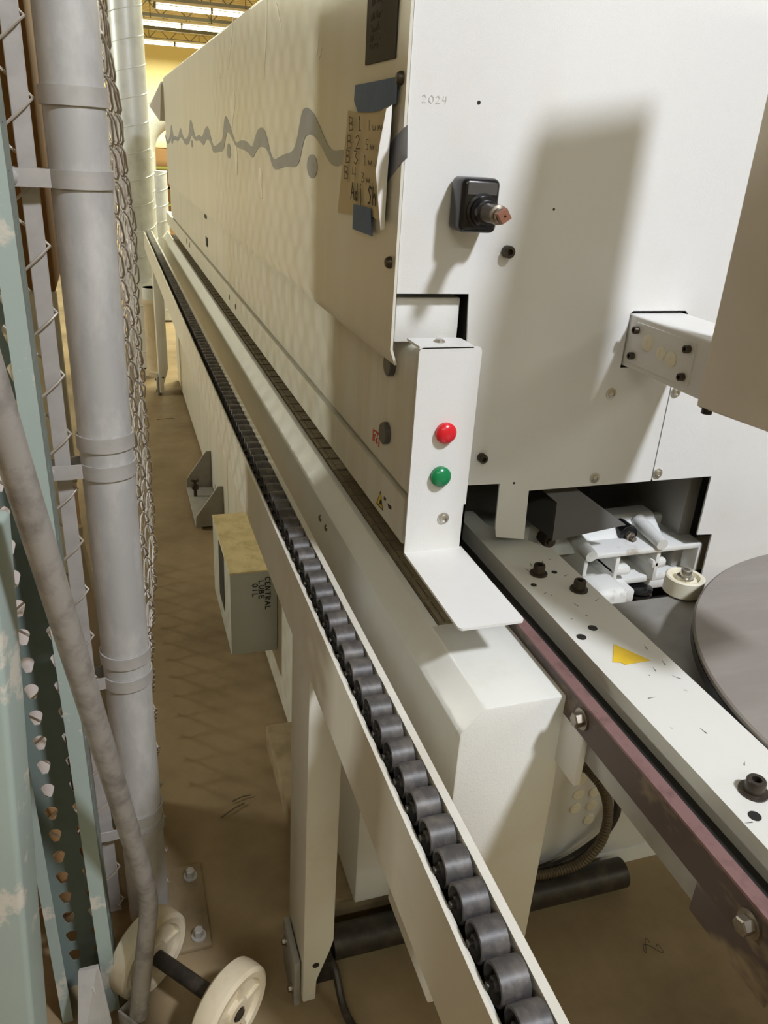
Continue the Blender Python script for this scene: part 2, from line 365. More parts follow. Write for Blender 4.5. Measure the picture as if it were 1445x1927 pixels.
# ---- lower body
low = MB().box(XL, .46, .945, YE + .35, 1.057, 1.266, .012, 4).build('lower_side_panel', 'lower', mach)
for (y_, z_, h_) in slots: MB().box(XL - .002, XL, y_ - .03, y_ + .03, z_ - h_, z_ + h_).build('slot', 'dark', low)
strip = MB().extr([(XL - .001, 1.053), (XL - .001, .985), (XL + .012, .982), (.46, .982), (.46, 1.053)], .955, YE + .75).build('lower_strip', 'lower', mach)
for (u, v, r) in ((724, 815, .0165), (733, 686, .0165)):
    c = on(u, v, 'x', XL - .004)
    MB().lathe((XL + .001, c.y, c.z), (XL - 1, c.y, c.z), [(0, r), (.008, r), (.0095, r - .0015)], 28, False).build('plug', 'guard', low)
c = on(709, 820, 'x', XL)
st = MB().quadsheet([on(*p, 'x', XL - .0004) for p in ((701.5, 807), (708, 811), (714, 816), (713.5, 843), (709, 836), (705, 831), (700.5, 829))], (.0003, 0, 0)).build('question_mark_sticker', 'sticker', low, smooth=False)
mb = MB()
q0 = on(702.5, 827, 'x', XL - .0004); text(mb, '?', q0, (0, -1, 0), (0, 0, 1), .015, .026, .03, (-1, 0, 0), .003)
q0 = on(709, 834, 'x', XL - .0004); text(mb, '!', q0, (0, -1, 0), (0, 0, 1), .015, .02, .02, (-1, 0, 0), .003)
mb.build('sticker_writing', 'white', low, smooth=False)
xs = XL - .0016
MB().quadsheet([on(*p, 'x', xs) for p in ((715.5, 924), (708, 947), (720, 961))], (.0004, 0, 0)).build('warning_triangle_edge', 'ink', strip, smooth=False)
MB().quadsheet([on(*p, 'x', xs - .0004) for p in ((715.3, 928), (709.6, 946), (718.6, 957))], (.0004, 0, 0)).build('warning_triangle', 'yellow', strip, smooth=False)
mb = MB()
mb.quadsheet([on(*p, 'x', xs - .0008) for p in ((715, 940), (713, 948), (717, 950), (717.5, 943))], (.0003, 0, 0))
mb.quadsheet([on(*p, 'x', xs) for p in ((722, 934), (722, 940), (725, 943), (726, 938))], (.0003, 0, 0))
mb.quadsheet([on(*p, 'x', xs) for p in ((729, 947), (731, 957), (736, 959), (736, 953))], (.0003, 0, 0))
mb.build('pictogram', 'ink', strip, smooth=False)
for (u, v) in ((352, 454), (357, 461), (432, 559), (444, 577)):
    c = on(u, v, 'x', XL); MB().cyl((XL - .002, c.y, c.z), (XL + .002, c.y, c.z), .009 if u > 400 else .014, 12).build('hole', 'dark', strip)
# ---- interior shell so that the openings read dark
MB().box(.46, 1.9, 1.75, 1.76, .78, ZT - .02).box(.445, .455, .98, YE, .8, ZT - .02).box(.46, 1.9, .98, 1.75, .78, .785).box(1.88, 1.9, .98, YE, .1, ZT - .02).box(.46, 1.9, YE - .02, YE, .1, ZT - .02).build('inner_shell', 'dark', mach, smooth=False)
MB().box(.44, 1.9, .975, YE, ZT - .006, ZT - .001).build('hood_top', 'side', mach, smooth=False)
# ---- front face
fy = lambda a, b, t: (a, t, b)
zA = 1.045
outl = [(.3405, ZT - .004), (.3405, 1.333), (.4395, 1.333), (.444, 1.268), (.444, 1.062), (.519, 1.060), (.521, .986), (.5215, .986), (.524, .972), (.5725, .9635), (.569, zA), (.7835, zA), (.7835, 1.2235), (1.9, 1.2235), (1.9, ZT - .004)]
hole = [(.6895, 1.229), (.7875, 1.229), (.7875, 1.306), (.783, 1.3105), (.694, 1.3105), (.6895, 1.306)]
front = MB().plate(outl, [hole], fy, YF, YF + .003).build('front_panel', 'paint', mach, smooth=False)
acc = MB().plate([(.7855, 1.222), (.7855, 1.048), (.788, zA), (.9, zA), (.9, .939), (.931, .937), (.931, .80), (1.9, .80), (1.9, 1.222)], [], fy, YF, YF + .003).build('access_panel', 'paint', mach, smooth=False)
MB().box(.346, .435, .985, 1.2, 1.268, 1.326, .002).build('recessed_block', 'paint', mach)
for (u, v, r, h) in ((953, 473, .0078, .012), (905, 860, .0068, .012)):
    c = on(u, v, 'y', YF); bolt(MB(), c + Vector((0, .001, 0)), (0, -1, 0), r, h, washer=False).build('cap_screw', 'darksteel', front)
for (u, v, par) in ((1150, 741, front), (1119, 899, front), (1271, 738, acc), (1237, 891, acc)):
    c = on(u, v, 'y', YF)
    MB().lathe(c, c - Vector((0, 1, 0)), [(0, .0085), (.0012, .0085), (.0014, .0062), (.004, .005), (.0046, .003), (.003, .0026)], 20, False).build('button_screw', 'brightsteel', par)
for (u, v, r) in ((901, 193, .0022), (1042, 394, .0016), (967, 909, .0018)):
    c = on(u, v, 'y', YF); MB().cyl(c - Vector((0, .0004, 0)), c + Vector((0, .001, 0)), r, 12).build('drilled_hole', 'dark', front)
FONT['0'] = FONT['O']
text(mb := MB(), '2024', on(793, 192, 'y', YF), (1, 0, 0), (0, 0, 1), .008, .0065, .0085, (0, -1, 0), .0003)
mb.build('pencil_figures', 'faint', front, smooth=False)
# ---- main switch
sw = MB().bevelled(*(lambda x0, x1, z0, z1: ([(x, y, z) for x in (x0, x1) for y in (YF - .041, YF) for z in (z0, z1)], [(0, 1, 3, 2), (4, 6, 7, 5), (0, 4, 5, 1), (2, 3, 7, 6), (0, 2, 6, 4), (1, 5, 7, 3)]))(.4005, .450, 1.4115, 1.4735), .008, 4).build('rotary_switch', 'black', mach)
MB().box(.4065, .4445, YF - .0418, YF - .039, 1.4545, 1.4685, .0006, 1).build('legend_plate', 'guard', sw)
SX, SZ = .4275, 1.4365
MB().lathe((SX, YF - .039, SZ), (SX, YF - 1, SZ), [(0, .0205), (.004, .0205), (.005, .0172), (.009, .0170), (.011, .0145), (.017, .0138), (.018, .0115)], 32, False).build('collar', 'black', sw)
mb = MB().lathe((SX, YF - .055, SZ), (SX, YF - 1, SZ), [(0, .0105), (.027, .0105), (.028, .011), (.033, .011), (.034, .0082), (.042, .0082)], 24, False)
mb.build('switch_shaft', 'steel', sw)
MB().lathe((SX, YF - .095, SZ), (SX, YF - 1, SZ), [(0, .0098), (.009, .0088), (.0092, .002), (.006, .0018)], 4, False, .6).build('square_end', 'copper', sw)
# ---- button bracket
xb0, xb1, yb, zb = .354, .439, .911, .9905
t = .003
def rc(x0, x1, z0, z1, r, corners):
    P = []
    for (cx, cz, a0, key) in ((x1 - r, z1 - r, 0, 'tr'), (x0 + r, z1 - r, PI / 2, 'tl'), (x0 + r, z0 + r, PI, 'bl'), (x1 - r, z0 + r, 1.5 * PI, 'br')):
        if key in corners: P += [(cx + r * math.cos(a0 + k * PI / 12), cz + r * math.sin(a0 + k * PI / 12)) for k in range(7)]
        else: P.append({'tr': (x1, z1), 'tl': (x0, z1), 'bl': (x0, z0), 'br': (x1, z0)}[key])
    return P
mb = MB().plate(rc(xb0, xb1, zb, 1.278, .006, ('tl', 'tr')), [], fy, yb, yb + t)
mb.plate(rc(xb0, xb1 + .001, .7155, yb + t, .006, ('bl', 'br')), [], lambda a, b, t: (a, b, t), zb - .0005, zb + t)
mb.plate(rc(xb0 - .0, xb1 - .012, yb, .958, .01, ('tr',)), [], lambda a, b, t: (a, b, t), 1.2765, 1.2795)
mb.box(xb1 - .003, xb1, yb, YF, .995, 1.06)
br = mb.build('button_bracket', 'paint', mach, smooth=False)
for (u, v, mn, nm) in ((839, 815, 'red', 'red_button'), (829, 897, 'grn', 'green_button')):
    c = on(u, v, 'y', yb - .004)
    MB().lathe((c.x, yb + .0005, c.z), (c.x, yb - 1, c.z), [(0, .0135), (.003, .0135), (.0042, .0142), (.0075, .014), (.0105, .0115), (.0125, .0075), (.0132, .002)], 32, False).build(nm, mn, br)
c = on(833.5, 975, 'y', yb)
MB().lathe(c, c - Vector((0, 1, 0)), [(0, .0085), (.0012, .0085), (.0014, .006), (.004, .005), (.0046, .003), (.003, .0026)], 20, False).build('button_screw', 'brightsteel', br)
c = on(846, 656, 'z', 1.279); MB().lathe((c.x, .935, 1.279), (c.x, .935, 2), [(0, .008), (.001, .008), (.004, .005), (.0045, .001)], 20, False).build('button_screw', 'brightsteel', br)
# ---- arm and control box
arm = MB().box(.692, .785, .728, 1.3, 1.232, 1.3065, .004, 3).build('support_arm', 'paint', mach)
mb = MB().plate([(a, b) for a, b in rc(.822, .955, 1.242, 1.299, .006, ('tl', 'tr', 'bl', 'br'))], [], lambda a, b, t: (t, a, b), .6895, .6925)
mb.build('cover_plate', 'paint', arm, smooth=False)
mb = MB()
for (y, z) in ((.945, 1.289), (.945, 1.253), (.833, 1.289), (.833, 1.253)):
    b = MB(); bolt(b, (.6898, y, z), (-1, 0, 0), .0052, .008, washer=False); b.build('cap_screw', 'darksteel', arm)
for (y, z, r) in ((.918, 1.277, .0115), (.886, 1.271, .009), (.863, 1.268, .0105)):
    b = MB().lathe((.6898, y, z), (.5, y, z), [(0, r), (.002, r), (.0026, r - .001)], 24, False); b.box(.6866, .6873, y - .0008, y + .0008, z - r * .5, z + r * .5)
    b.build('blanking_plug', 'nylon', arm)
# control box, turned a little on the arm
ang = math.radians(10.6); ca, sa = math.cos(ang), math.sin(ang)
def cb(a, b): return (.6098 + a * ca + b * sa, .7073 + a * sa - b * ca)   # a across to the right, b towards the photographer
Lb, Wb = .28, .138
zb0, zb1 = 1.2557, 1.817
pts = [cb(0, 0), cb(Wb, 0), cb(Wb, Lb), cb(0, Lb)]
vs = [(x, y, z) for z in (zb0, zb1) for x, y in pts]
ctl = MB().bevelled(vs, [(0, 1, 2, 3), (4, 5, 6, 7), (0, 1, 5, 4), (1, 2, 6, 5), (2, 3, 7, 6), (3, 0, 4, 7)], .004, 3).build('control_box', 'ctl', mach)
p = cb(.006, .012); MB().cyl((p[0], p[1], zb0 - .005), (p[0], p[1], zb0 + .001), .006, 16).build('rubber_foot', 'black', ctl)
# ---- chain cover (track housing)
YC = 5.55
prof = [(.335, .60), (.335, .898), (.3635, .930), (.3745, .930), (.3745, .90), (.3700, .60)]
MB().extr(prof, .655, YC, .0015).build('track_cover', 'cover', mach)
mb = MB().extr([(.3352, .43), (.3352, .898), (.3637, .9302), (.468, .9302), (.474, .924), (.474, .43)], .645, .822, .003)
mb.build('cover_end', 'cover', mach)
for (u, v) in ((603, 975), (614, 993)):
    c = on(u, v, 'x', .335); MB().lathe((.3355, c.y, c.z), (0, c.y, c.z), [(0, .007), (.002, .0065), (.004, .004)], 16, False).build('button_screw', 'steel', mach)
mb = MB().box(.3745, .46, .822, YC - .1, .70, .915).build('track_bed', 'dark', mach, smooth=False)
# chain pads
pitch = .0617; n = 0
mb = MB()
def pad(y0):
    b = MB(); L = pitch - .003
    b.box(.3785, .436, y0, y0 + L, .917, .9265, .0012, 1)
    b.box(.3795, .3865, y0 + .002, y0 + L - .002, .9265, .929)
    for (xa, xb_) in ((.3885, .405), (.4065, .423), (.4245, .435)):
        for (ya, yb_) in ((.004, .0275), (.0295, L - .004)):
            b.box(xa, xb_, y0 + ya, y0 + yb_, .9265, .9288)
    return b
first = None
y = .826
while y < YC - .17 and n < 100:
    if first is None: first = pad(y).build('track_pad', 'pad', mach, smooth=False); base = first.location.copy()
    else:
        o = first.copy(); C.objects.link(o); o.location = base + Vector((0, y - .826, 0))
    y += pitch; n += 1
# ---- machine base
base = MB().box(.372, .46, 1.62, YE + .6, .02, .86, .003).build('base_frame', 'lower', mach)
MB().box(.3715, .373, 2.92, 2.923, .1, .8).build('panel_joint', 'dark', base, smooth=False)
MB().box(.3705, .373, 2.925, 2.96, .62, .66).build('slot', 'dark', base, smooth=False)
MB().box(.376, .499, 1.10, 1.62, .075, .86, .004).build('base_leg', 'paint', mach)
MB().box(.30, .52, 1.12, 1.7, .0, .07, .004).build('base_skid', 'dustplate', mach)
cab = MB().box(.79, 1.75, 1.10, 2.4, .045, .86, .004).build('electrical_cabinet', 'paint', mach)
MB().box(.50, .79, 1.16, 2.4, .10, .86, .004).build('base_panel', 'paint', mach)
MB().box(.80, 1.75, 1.098, 2.4, .0, .044).build('plinth', 'paint', mach, smooth=False)
for (u, v) in ((1093, 1467), (1088, 1494), (1082, 1520), (1118, 1489), (1112, 1515), (1107, 1541)):
    c = on(u, v, 'y', 1.10)
    b = MB().lathe((c.x, 1.1005, c.z), (c.x, 0, c.z), [(0, .0135), (.003, .0135), (.004, .0125)], 24, False); b.box(c.x - .007, c.x + .007, 1.0955, 1.0965, c.z - .0008, c.z + .0008)
    b.build('blanking_plug', 'nylon', cab)
# hoses
def sp(pts, n=8):
    out = []; P = [Vector(p) for p in pts]; P = [P[0]] + P + [P[-1]]
    for i in range(1, len(P) - 2):
        for k in range(n):
            t = k / n; a, b, c, e = P[i - 1:i + 3]
            out.append(.5 * ((2 * b) + (c - a) * t + (2 * a - 5 * b + 4 * c - e) * t * t + (3 * b - a - 3 * c + e) * t ** 3))
    return out + [P[-2]]
hp = sp([on(1098, 1440, 'y', 1.09), on(1112, 1455, 'y', 1.07), on(1137, 1490, 'y', 1.04), on(1144, 1535, 'y', 1.03), on(1130, 1585, 'y', 1.03), on(1095, 1622, 'y', 1.04), on(1050, 1640, 'y', 1.05), on(1005, 1648, 'y', 1.06), on(960, 1650, 'y', 1.08)], 26)
hr = [.0125 if i < 14 else (.0098 + .0014 * (1 if i % 3 == 0 else -.4)) for i in range(len(hp))]
MB().tube(hp, .01, 12, rad=hr).build('ribbed_hose', 'hose', cab)
hp = sp([on(1162, 1500, 'y', 1.09), on(1160, 1530, 'y', 1.075), on(1140, 1565, 'y', 1.07), on(1105, 1595, 'y', 1.07), on(1060, 1622, 'y', 1.075), on(1000, 1645, 'y', 1.08)], 14)
MB().tube(hp, .0085, 12).build('ribbed_hose', 'blackdull', cab)
# stabilising tube on the floor
tb = MB().cyl((.315, 1.05, .042), (.99, 1.045, .042), .033, 28).build('floor_tube', 'blackdull', mach)
MB().box(.497, .512, 1.03, 1.13, 0, .11, .005).build('tube_flange', 'dustplate', mach)
# ---- infeed beam
zB = .955
mb = MB().plate([(.512, .30), (.608, .30), (.610, .944), (.583, .986), (.545, 1.05), (.545, 1.10), (.520, 1.10), (.512, 1.06)], [], lambda a, b, t: (a, b, t), .900, zB)
beam = mb.build('infeed_beam', 'chip', mach, smooth=False)
MB().box(.475, .60, .324, 1.09, .868, .905, .002).build('beam_carrier', 'grey', mach)
MB().box(.482, .512, .30, 1.09, .905, .925).build('guide_gap', 'dark', mach, smooth=False)
gs = MB().box(.4665, .4815, .26, 1.12, .9435, .9465).build('guide_strip', 'burg', mach, smooth=False)
MB().box(.4665, .4812, .26, 1.12, .905, .9435).build('strip_face', 'brownstain', gs, smooth=False)
for (u, v) in ((1100, 1331), (1420, 1714)):
    c = on(u, v, 'x', .4665); bolt(MB(), (.4665, c.y, .926), (-1, 0, 0), .0085, .012, True).build('hex_bolt', 'steel', gs)
MB().box(.467, .476, .60, .655, .832, .905, .002).build('beam_bracket', 'paint', mach)
MB().box(.4665, .478, .30, .40, .868, .906, .002).build('beam_bracket', 'brownstain', mach)
for (u, v, r) in ((1013, 1080, .0085), (1089, 1110, .0085), (1417, 1490, .0095)):
    c = on(u, v, 'z', zB); bolt(MB(), c - Vector((0, 0, .0005)), (0, 0, 1), r, .016).build('cap_screw', 'darksteel', beam)
for (u, v, r) in ((1043, 1077, .0042), (1004, 1101, .0042), (1094, 1199, .0062), (1115, 1182, .0062), (1093, 1098, .004), (1420, 1536, .006)):
    c = on(u, v, 'z', zB); MB().cyl(c - Vector((0, 0, .0005)), c + Vector((0, 0, .0006)), r, 18).build('drilled_hole', 'dark', beam)
mb = MB()
for k in range(26):
    c = on(random.uniform(1000, 1400), 0, 'z', zB) if False else None
    a = random.uniform(.33, .92); x = random.uniform(.52, .60); an = random.uniform(0, PI); L = random.uniform(.003, .012)
    e = Vector((math.cos(an), math.sin(an), 0)); q = Vector((-e.y, e.x, 0)) * .0006; p = Vector((x, a, zB + .0002))
    mb.quadsheet([p - q, p + e * L, p + q], (0, 0, .0002))
mb.build('scratch', 'guard', beam, smooth=False)
MB().quadsheet([on(*p, 'z', zB + .0004) for p in ((1155, 1212), (1224, 1243), (1176, 1251), (1169, 1247), (1153, 1246))], (0, 0, .0003)).build('arrow_sticker', 'yellow', beam, smooth=False)
# table plate beneath the coil plate and block
MB().box(.611, 1.45, .25, .86, .892, .90, .001).build('table_plate', 'grey', mach)
# ---- dark guard, pressure casting and guide roller in the opening
GA, GB, GC = on(1048, 946, 'y', .998), on(1039, 1018, 'y', .968), on(1178, 988, 'y', .978)
gn = (GB - GA).cross(GC - GA).normalized()
def ong(u, v):
    d = (right * (u - 722.5) + down * (v - 963.5) + fwd * F_PX)
    return CAMLOC + d * ((GA - CAMLOC).dot(gn) / d.dot(gn))
mb = MB().quadsheet([GA, GB, GC, ong(1083, 918), ong(1015, 918)], (0, .003, 0))
mb.quadsheet([GA + Vector((0, .004, 0)), GB + Vector((0, .004, 0)), GB + Vector((-.004, .08, 0)), GA + Vector((-.004, .16, 0))], (.003, 0, 0))
MB2 = mb.build('infeed_guard', 'guard', mach, smooth=False)
c = on(1033, 1018, 'y', .985); MB().lathe(c + Vector((0, .02, 0)), c - Vector((0, 1, 0)), [(0, .012), (.02, .012), (.024, .010), (.024, .006), (.028, .006)], 24, False).build('hinge_pin', 'darksteel', MB2)
cast = MB()
xa, xb2 = .70, .932
cast.box(xa, xb2, 1.0, 1.25, .838, .850, .003)                      # bottom shelf
cast.box(xa, xb2, .985, 1.075, .903, .913, .003)                     # top shelf
cast.box(.60, xb2, 1.07, 1.085, .80, .93, .003)                      # back wall
cast.bevelled([(xa - .06, 1.015, .900), (xb2 - .05, 1.015, .900), (xb2 - .05, 1.10, .900), (xa - .06, 1.10, .900), (xa - .06, 1.068, .936), (xb2 - .05, 1.068, .940), (xb2 - .05, 1.10, .940), (xa - .06, 1.10, .936)], [(0, 1, 2, 3), (4, 5, 6, 7), (0, 1, 5, 4), (1, 2, 6, 5), (2, 3, 7, 6), (3, 0, 4, 7)], .004, 2)
for (x, y0) in ((xa, .985), (.765, .99), (.845, .99), (xb2 - .008, .985)):
    cast.box(x, x + .008, y0, 1.08, .845, .908, .002)
for (x, z) in ((.708, .917), (.843, .925)):
    cast.lathe((x, 1.055, z + .006), (x, .980, z - .004), [(0, .013), (1, .0105)], 20)
cast.box(.765, .80, .99, 1.06, .862, .878, .006); cast.box(.84, .87, .99, 1.06, .868, .886, .006)
cast.box(xa, .80, .97, 1.02, .82, .845, .004); cast.box(.845, xb2, 1.0, 1.08, .822, .84, .004)
cst = cast.build('cast_bracket', 'castw', mach)
c = on(1181, 1006, 'y', 1.032); MB().lathe(c + Vector((0, .03, 0)), c - Vector((0, 1, 0)), [(0, .0175), (.032, .0175), (.033, .016)], 24, False).build('washer', 'black', cst)
b = MB().lathe(c, c - Vector((0, 1, 0)), [(0, .009), (.010, .009), (.012, .007)], 6, False); b.cyl(c - Vector((0, .01, 0)), c - Vector((0, .02, 0)), .0045, 14); b.build('hex_bolt', 'steel', cst)
MB().lathe((.806, 1.03, .85), (.806, 1.03, 1), [(0, .013), (.009, .013), (.011, .010)], 6, False).build('hex_bolt', 'brownstain', cst)
MB().box(.905, .931, 1.02, 1.3, .80, 1.2, .004).build('inner_post', 'grey', mach)
MB().box(.655, .735, .90, .965, .85, .893, .012, 3).build('cast_foot', 'castw', cst)
gx, gy, gz = .800, .865, .916
gr = MB().lathe((gx, gy, gz - .014), (gx, gy, gz + .014), [(0, .020), (0, .027), (.06, .0295), (.94, .0295), (1, .027), (.97, .022), (.75, .021), (.75, .012), (.95, .010), (.95, .001)], 36).build('guide_wheel', 'nylon', mach)
b = MB(); bolt(b, (gx, gy, gz + .011), (0, 0, 1), .0085, .014); b.build('cap_screw', 'brightsteel', gr)
MB().cyl((gx, gy, .845), (gx, gy, gz - .013), .009, 18).build('wheel_pin', 'darksteel', gr)
MB().box(gx - .026, gx + .022, gy - .02, gy + .022, .80, .846, .001).build('pin_block', 'blackdull', gr)
b = MB()
for k in range(6): b.lathe((.83, 1.0, .832 - k * .009), (.83, 1.0, .824 - k * .009), [(0, .019), (.3, .024), (.7, .024), (1, .019)], 24)
b.build('rubber_bellows', 'black', cst)

# coil plate (turns on its spindle): a thing of its own
cx, cy, cr_ = .985, .4845, .374
cp = thing('coil_plate', 'large round warm grey plate standing beside the infeed beam at the right edge', 'plate', (cx, cy, .90))
MB().lathe((cx, cy, .950), (cx, cy, .959), [(0, .01), (0, cr_ - .002), (.5, cr_), (.8, cr_ - .0005), (1, cr_ - .003), (1, .01)], 160).build('disc', 'taupe', cp)
MB().lathe((cx, cy, .938), (cx, cy, .950), [(0, .01), (0, cr_ - .001), (1, cr_ - .001), (1, .01)], 128).build('edge_band', 'black', cp)
MB().cyl((cx, cy, .90), (cx, cy, .939), .03, 24).build('spindle', 'darksteel', cp)

# paper note taped to the hood: a thing of its own
note = thing('taped_note', 'curled handwritten paper note taped to the hood under the dark nameplate', 'note', (XH - .004, 1.12, 1.40))
def ph(u, v, off=.004): return on(u, v, 'x', XH - off)
sheet = MB()
rows = [((655, 207), (672, 212), (717, 207), (738, 197)), ((650, 262), (667, 262), (712, 262), (733, 262)), ((643, 320), (661, 320), (705, 325), (728, 330)), ((635, 400), (655, 403), (702, 408), (722, 425))]
offs = [(.009, .003, .003, .010), (.0035, .003, .003, .008), (.0034, .003, .003, .006), (.003, .003, .003, .006)]
grid = [[ph(*q, o) for q, o in zip(r, oo)] for r, oo in zip(rows, offs)]
vs = [p for r in grid for p in r]
fs = [(i * 4 + j, i * 4 + j + 1, i * 4 + j + 5, i * 4 + j + 4) for i in range(3) for j in range(3)]
sheet.add(vs, fs); sheet.add([p + Vector((.0006, 0, 0)) for p in vs], fs)
sheet.build('paper', 'paper', note)
fl = MB(); e = [ph(738, 197, .010), ph(735, 250, .009), ph(729, 330, .007), ph(723, 432, .006)]
o_ = [on(727, 205, 'y', e[0].y + .004), on(716, 262, 'y', e[1].y - .004), on(707, 322, 'y', e[2].y - .006), on(716, 433, 'y', e[3].y - .004)]
fl.add(e + o_, [(i, i + 1, i + 5, i + 4) for i in range(3)]); fl.add([p + Vector((0, .0006, 0)) for p in e + o_], [(i, i + 1, i + 5, i + 4) for i in range(3)])
fl.build('curled_edge', 'paperback', note)
MB().quadsheet([ph(*p, .0045) for p in ((668, 160), (700, 154), (748, 144), (745, 195), (722, 206), (699, 211), (673, 211), (666, 190))], (.0006, 0, 0)).build('tape', 'tape', note, smooth=False)
MB().quadsheet([ph(*p, .0062) for p in ((665, 384), (697, 392), (698, 418), (701, 445), (663, 431), (664, 405))], (.0006, 0, 0)).build('tape', 'tape', note, smooth=False)
mb = MB(); mk = MB()
yu = Vector((0, -1, 0)); zu = Vector((0, 0, 1))
for (s, u, v) in (('B1 lum', 658, 246), ('B2 5m.', 655, 279), ('B3 1m.', 652, 306), ('B4 3m.', 649, 336)):
    p = ph(u, v, .0085 if v < 260 else .0055)
    text(mb, s[:2], p, yu, zu, .017, .024, .040, (-1, 0, 0), .0013, -.2)
    text(mb, s[3:], p + yu * .086, yu, zu, .012, .017, .022, (-1, 0, 0), .0009, -.2)
    mb.build('pencil_line', 'pen', note, smooth=False); mb = MB()
text(mk, 'Adj Sh', ph(661, 374, .0050), yu, zu, .021, .017, .0205, (-1, 0, 0), .0028, -.1)
mk.build('marker_writing', 'ink', note, smooth=False)

# oil box hung on the machine base
oil = thing('lubrication_box', 'small grey steel box with a dust covered top and marker writing on its front', 'box', (.307, 2.09, .168))
MB().box(.240, .3705, 1.90, 2.28, .168, .43, .003).build('case', 'boxpaint', oil)
MB().plate([(.2395, 1.8995), (.3705, 1.8995), (.3705, 2.23), (.352, 2.23), (.352, 2.2805), (.2395, 2.2805)], [], lambda a, b, t: (a, b, t), .4295, .434).build('dusty_top', 'yellowdust', oil, smooth=False)
MB().box(.2385, .2405, 2.02, 2.13, .24, .42).build('side_slot', 'dark', oil, smooth=False)
mb = MB()
for (s, u, v) in (('CENTRAL', 499, 1086), ('LUBE', 487, 1093), ('OIL', 475, 1099)):
    c = on(u, v, 'y', 1.899); text(mb, s, c, (0, 0, -1), (1, 0, 0), .014, .011, .0155, (0, -1, 0), .0024)
mb.build('marker_writing', 'ink', oil, smooth=False)

# foot bracket bolted to the base further back
ft = thing('floor_bracket', 'grey gusseted steel foot bracket on the floor behind the small dusty box', 'bracket', (.32, 3.28, 0))
MB().box(.255, .3705, 3.07, 3.50, .012, .02, .002).build('foot_plate', 'grey', ft)
for y in (3.07, 3.49):
    MB().plate([(.255, .02), (.372, .02), (.372, .19), (.35, .19), (.258, .06)], [], fy, y, y + .008).build('gusset', 'grey', ft, smooth=False)
b = MB().cyl((.285, 3.38, 0), (.285, 3.38, .10), .008, 12).cyl((.285, 3.38, .055), (.285, 3.38, .075), .016, 6).cyl((.285, 3.38, .095), (.285, 3.38, .107), .02, 20); b.build('levelling_screw', 'darksteel', ft)

# ================================================================== ROLLER CONVEYOR
conv = thing('roller_conveyor', 'long narrow conveyor rail of black rollers running beside the machine', 'conveyor', (.2215, .30, 0))
YR0, YR1 = .06, 5.62
l = MB().extr([(.2215, .812), (.2215, .9245), (.2250, .9245), (.2250, .9135), (.2335, .909), (.2345, .890), (.2300, .815)], YR0, YR1).build('side_rail', 'rail', conv, smooth=False)
MB().extr([(.2675, .84), (.2675, .921), (.2680, .9235), (.2765, .9235), (.2770, .921), (.2770, .84)], YR0, YR1).build('side_rail', 'rail', conv, smooth=False)
MB().box(.23, .2675, YR0, YR1, .838, .86).build('rail_bed', 'dark', conv, smooth=False)
RP = .0376; y = .355 - RP * 6
rr_, rz_ = .0172, .9125
rl = MB().lathe((.2385, y, rz_), (.2645, y, rz_), [(0, .0035), (.02, .0035), (.02, .0060), (.28, .0062), (.28, .0135), (.02, .0145), (0, .0160), (.03, rr_), (.5, rr_ + .0004), (.97, rr_), (1, .016), (.97, .013), (.9, .012), (.9, .003)], 28)
r0 = rl.build('roller', 'roller', conv); loc0 = r0.location.copy()
ax = MB().cyl((.2335, y, rz_), (.2680, y, rz_), .0034, 10).build('axle', 'blackdull', r0); al = ax.location.copy()
n = 1; rest = []
y += RP
while y < YR1 - .03:
    if n < 100:
        o = r0.copy(); C.objects.link(o); o.location = loc0 + Vector((0, n * RP, 0)); o.rotation_euler = (n * .9, 0, 0)
        if n < 40:
            a = ax.copy(); C.objects.link(a); a.parent = o
    else: rest.append(y)
    y += RP; n += 1
mb = MB()
for y in rest: mb.cyl((.2385, y, rz_), (.2645, y, rz_), rr_, 14)
o = mb.build('roller', 'roller', conv); o['kind'] = 'stuff'
def leg(y0, x0=.235, x1=.292, zb=.022):
    d_ = .125
    P_ = [(x0, .838), (x1, .838), (x1, .175), (x1 - .006, .15), (x0 + .027, .075), (x0 + .0255, zb), (x0, zb)]
    lg = MB().extr(P_, y0, y0 + d_, .004).build('leg', 'rail', conv)
    MB().cyl((x0 + .024, y0 - .0006, .12), (x0 + .024, y0 + .003, .12), .0065, 18).build('hole', 'dark', lg)
    MB().box(x0 - .014, x0 - .002, y0 + .012, y0 + .115, .0, .12, .002).build('foot_plate', 'grey', lg)
    for (yy, zz) in ((y0 + .03, .03), (y0 + .09, .085)):
        b = MB(); bolt(b, (x0 - .014, yy, zz), (-1, 0, 0), .007, .008, True); b.build('hex_bolt', 'steel', lg)
    return lg
leg(.957); leg(5.02)
b = MB().box(.268, .31, 1.0, 1.06, .0, .05, .004); b.build('foot', 'blackdull', conv)
b = MB().tube(sp([(.30, 1.0, .055), (.306, .985, .05), (.31, .93, .012), (.325, .87, .008), (.34, .82, .007)], 6), .008, 8); b.build('foot_strap', 'blackdull', conv)

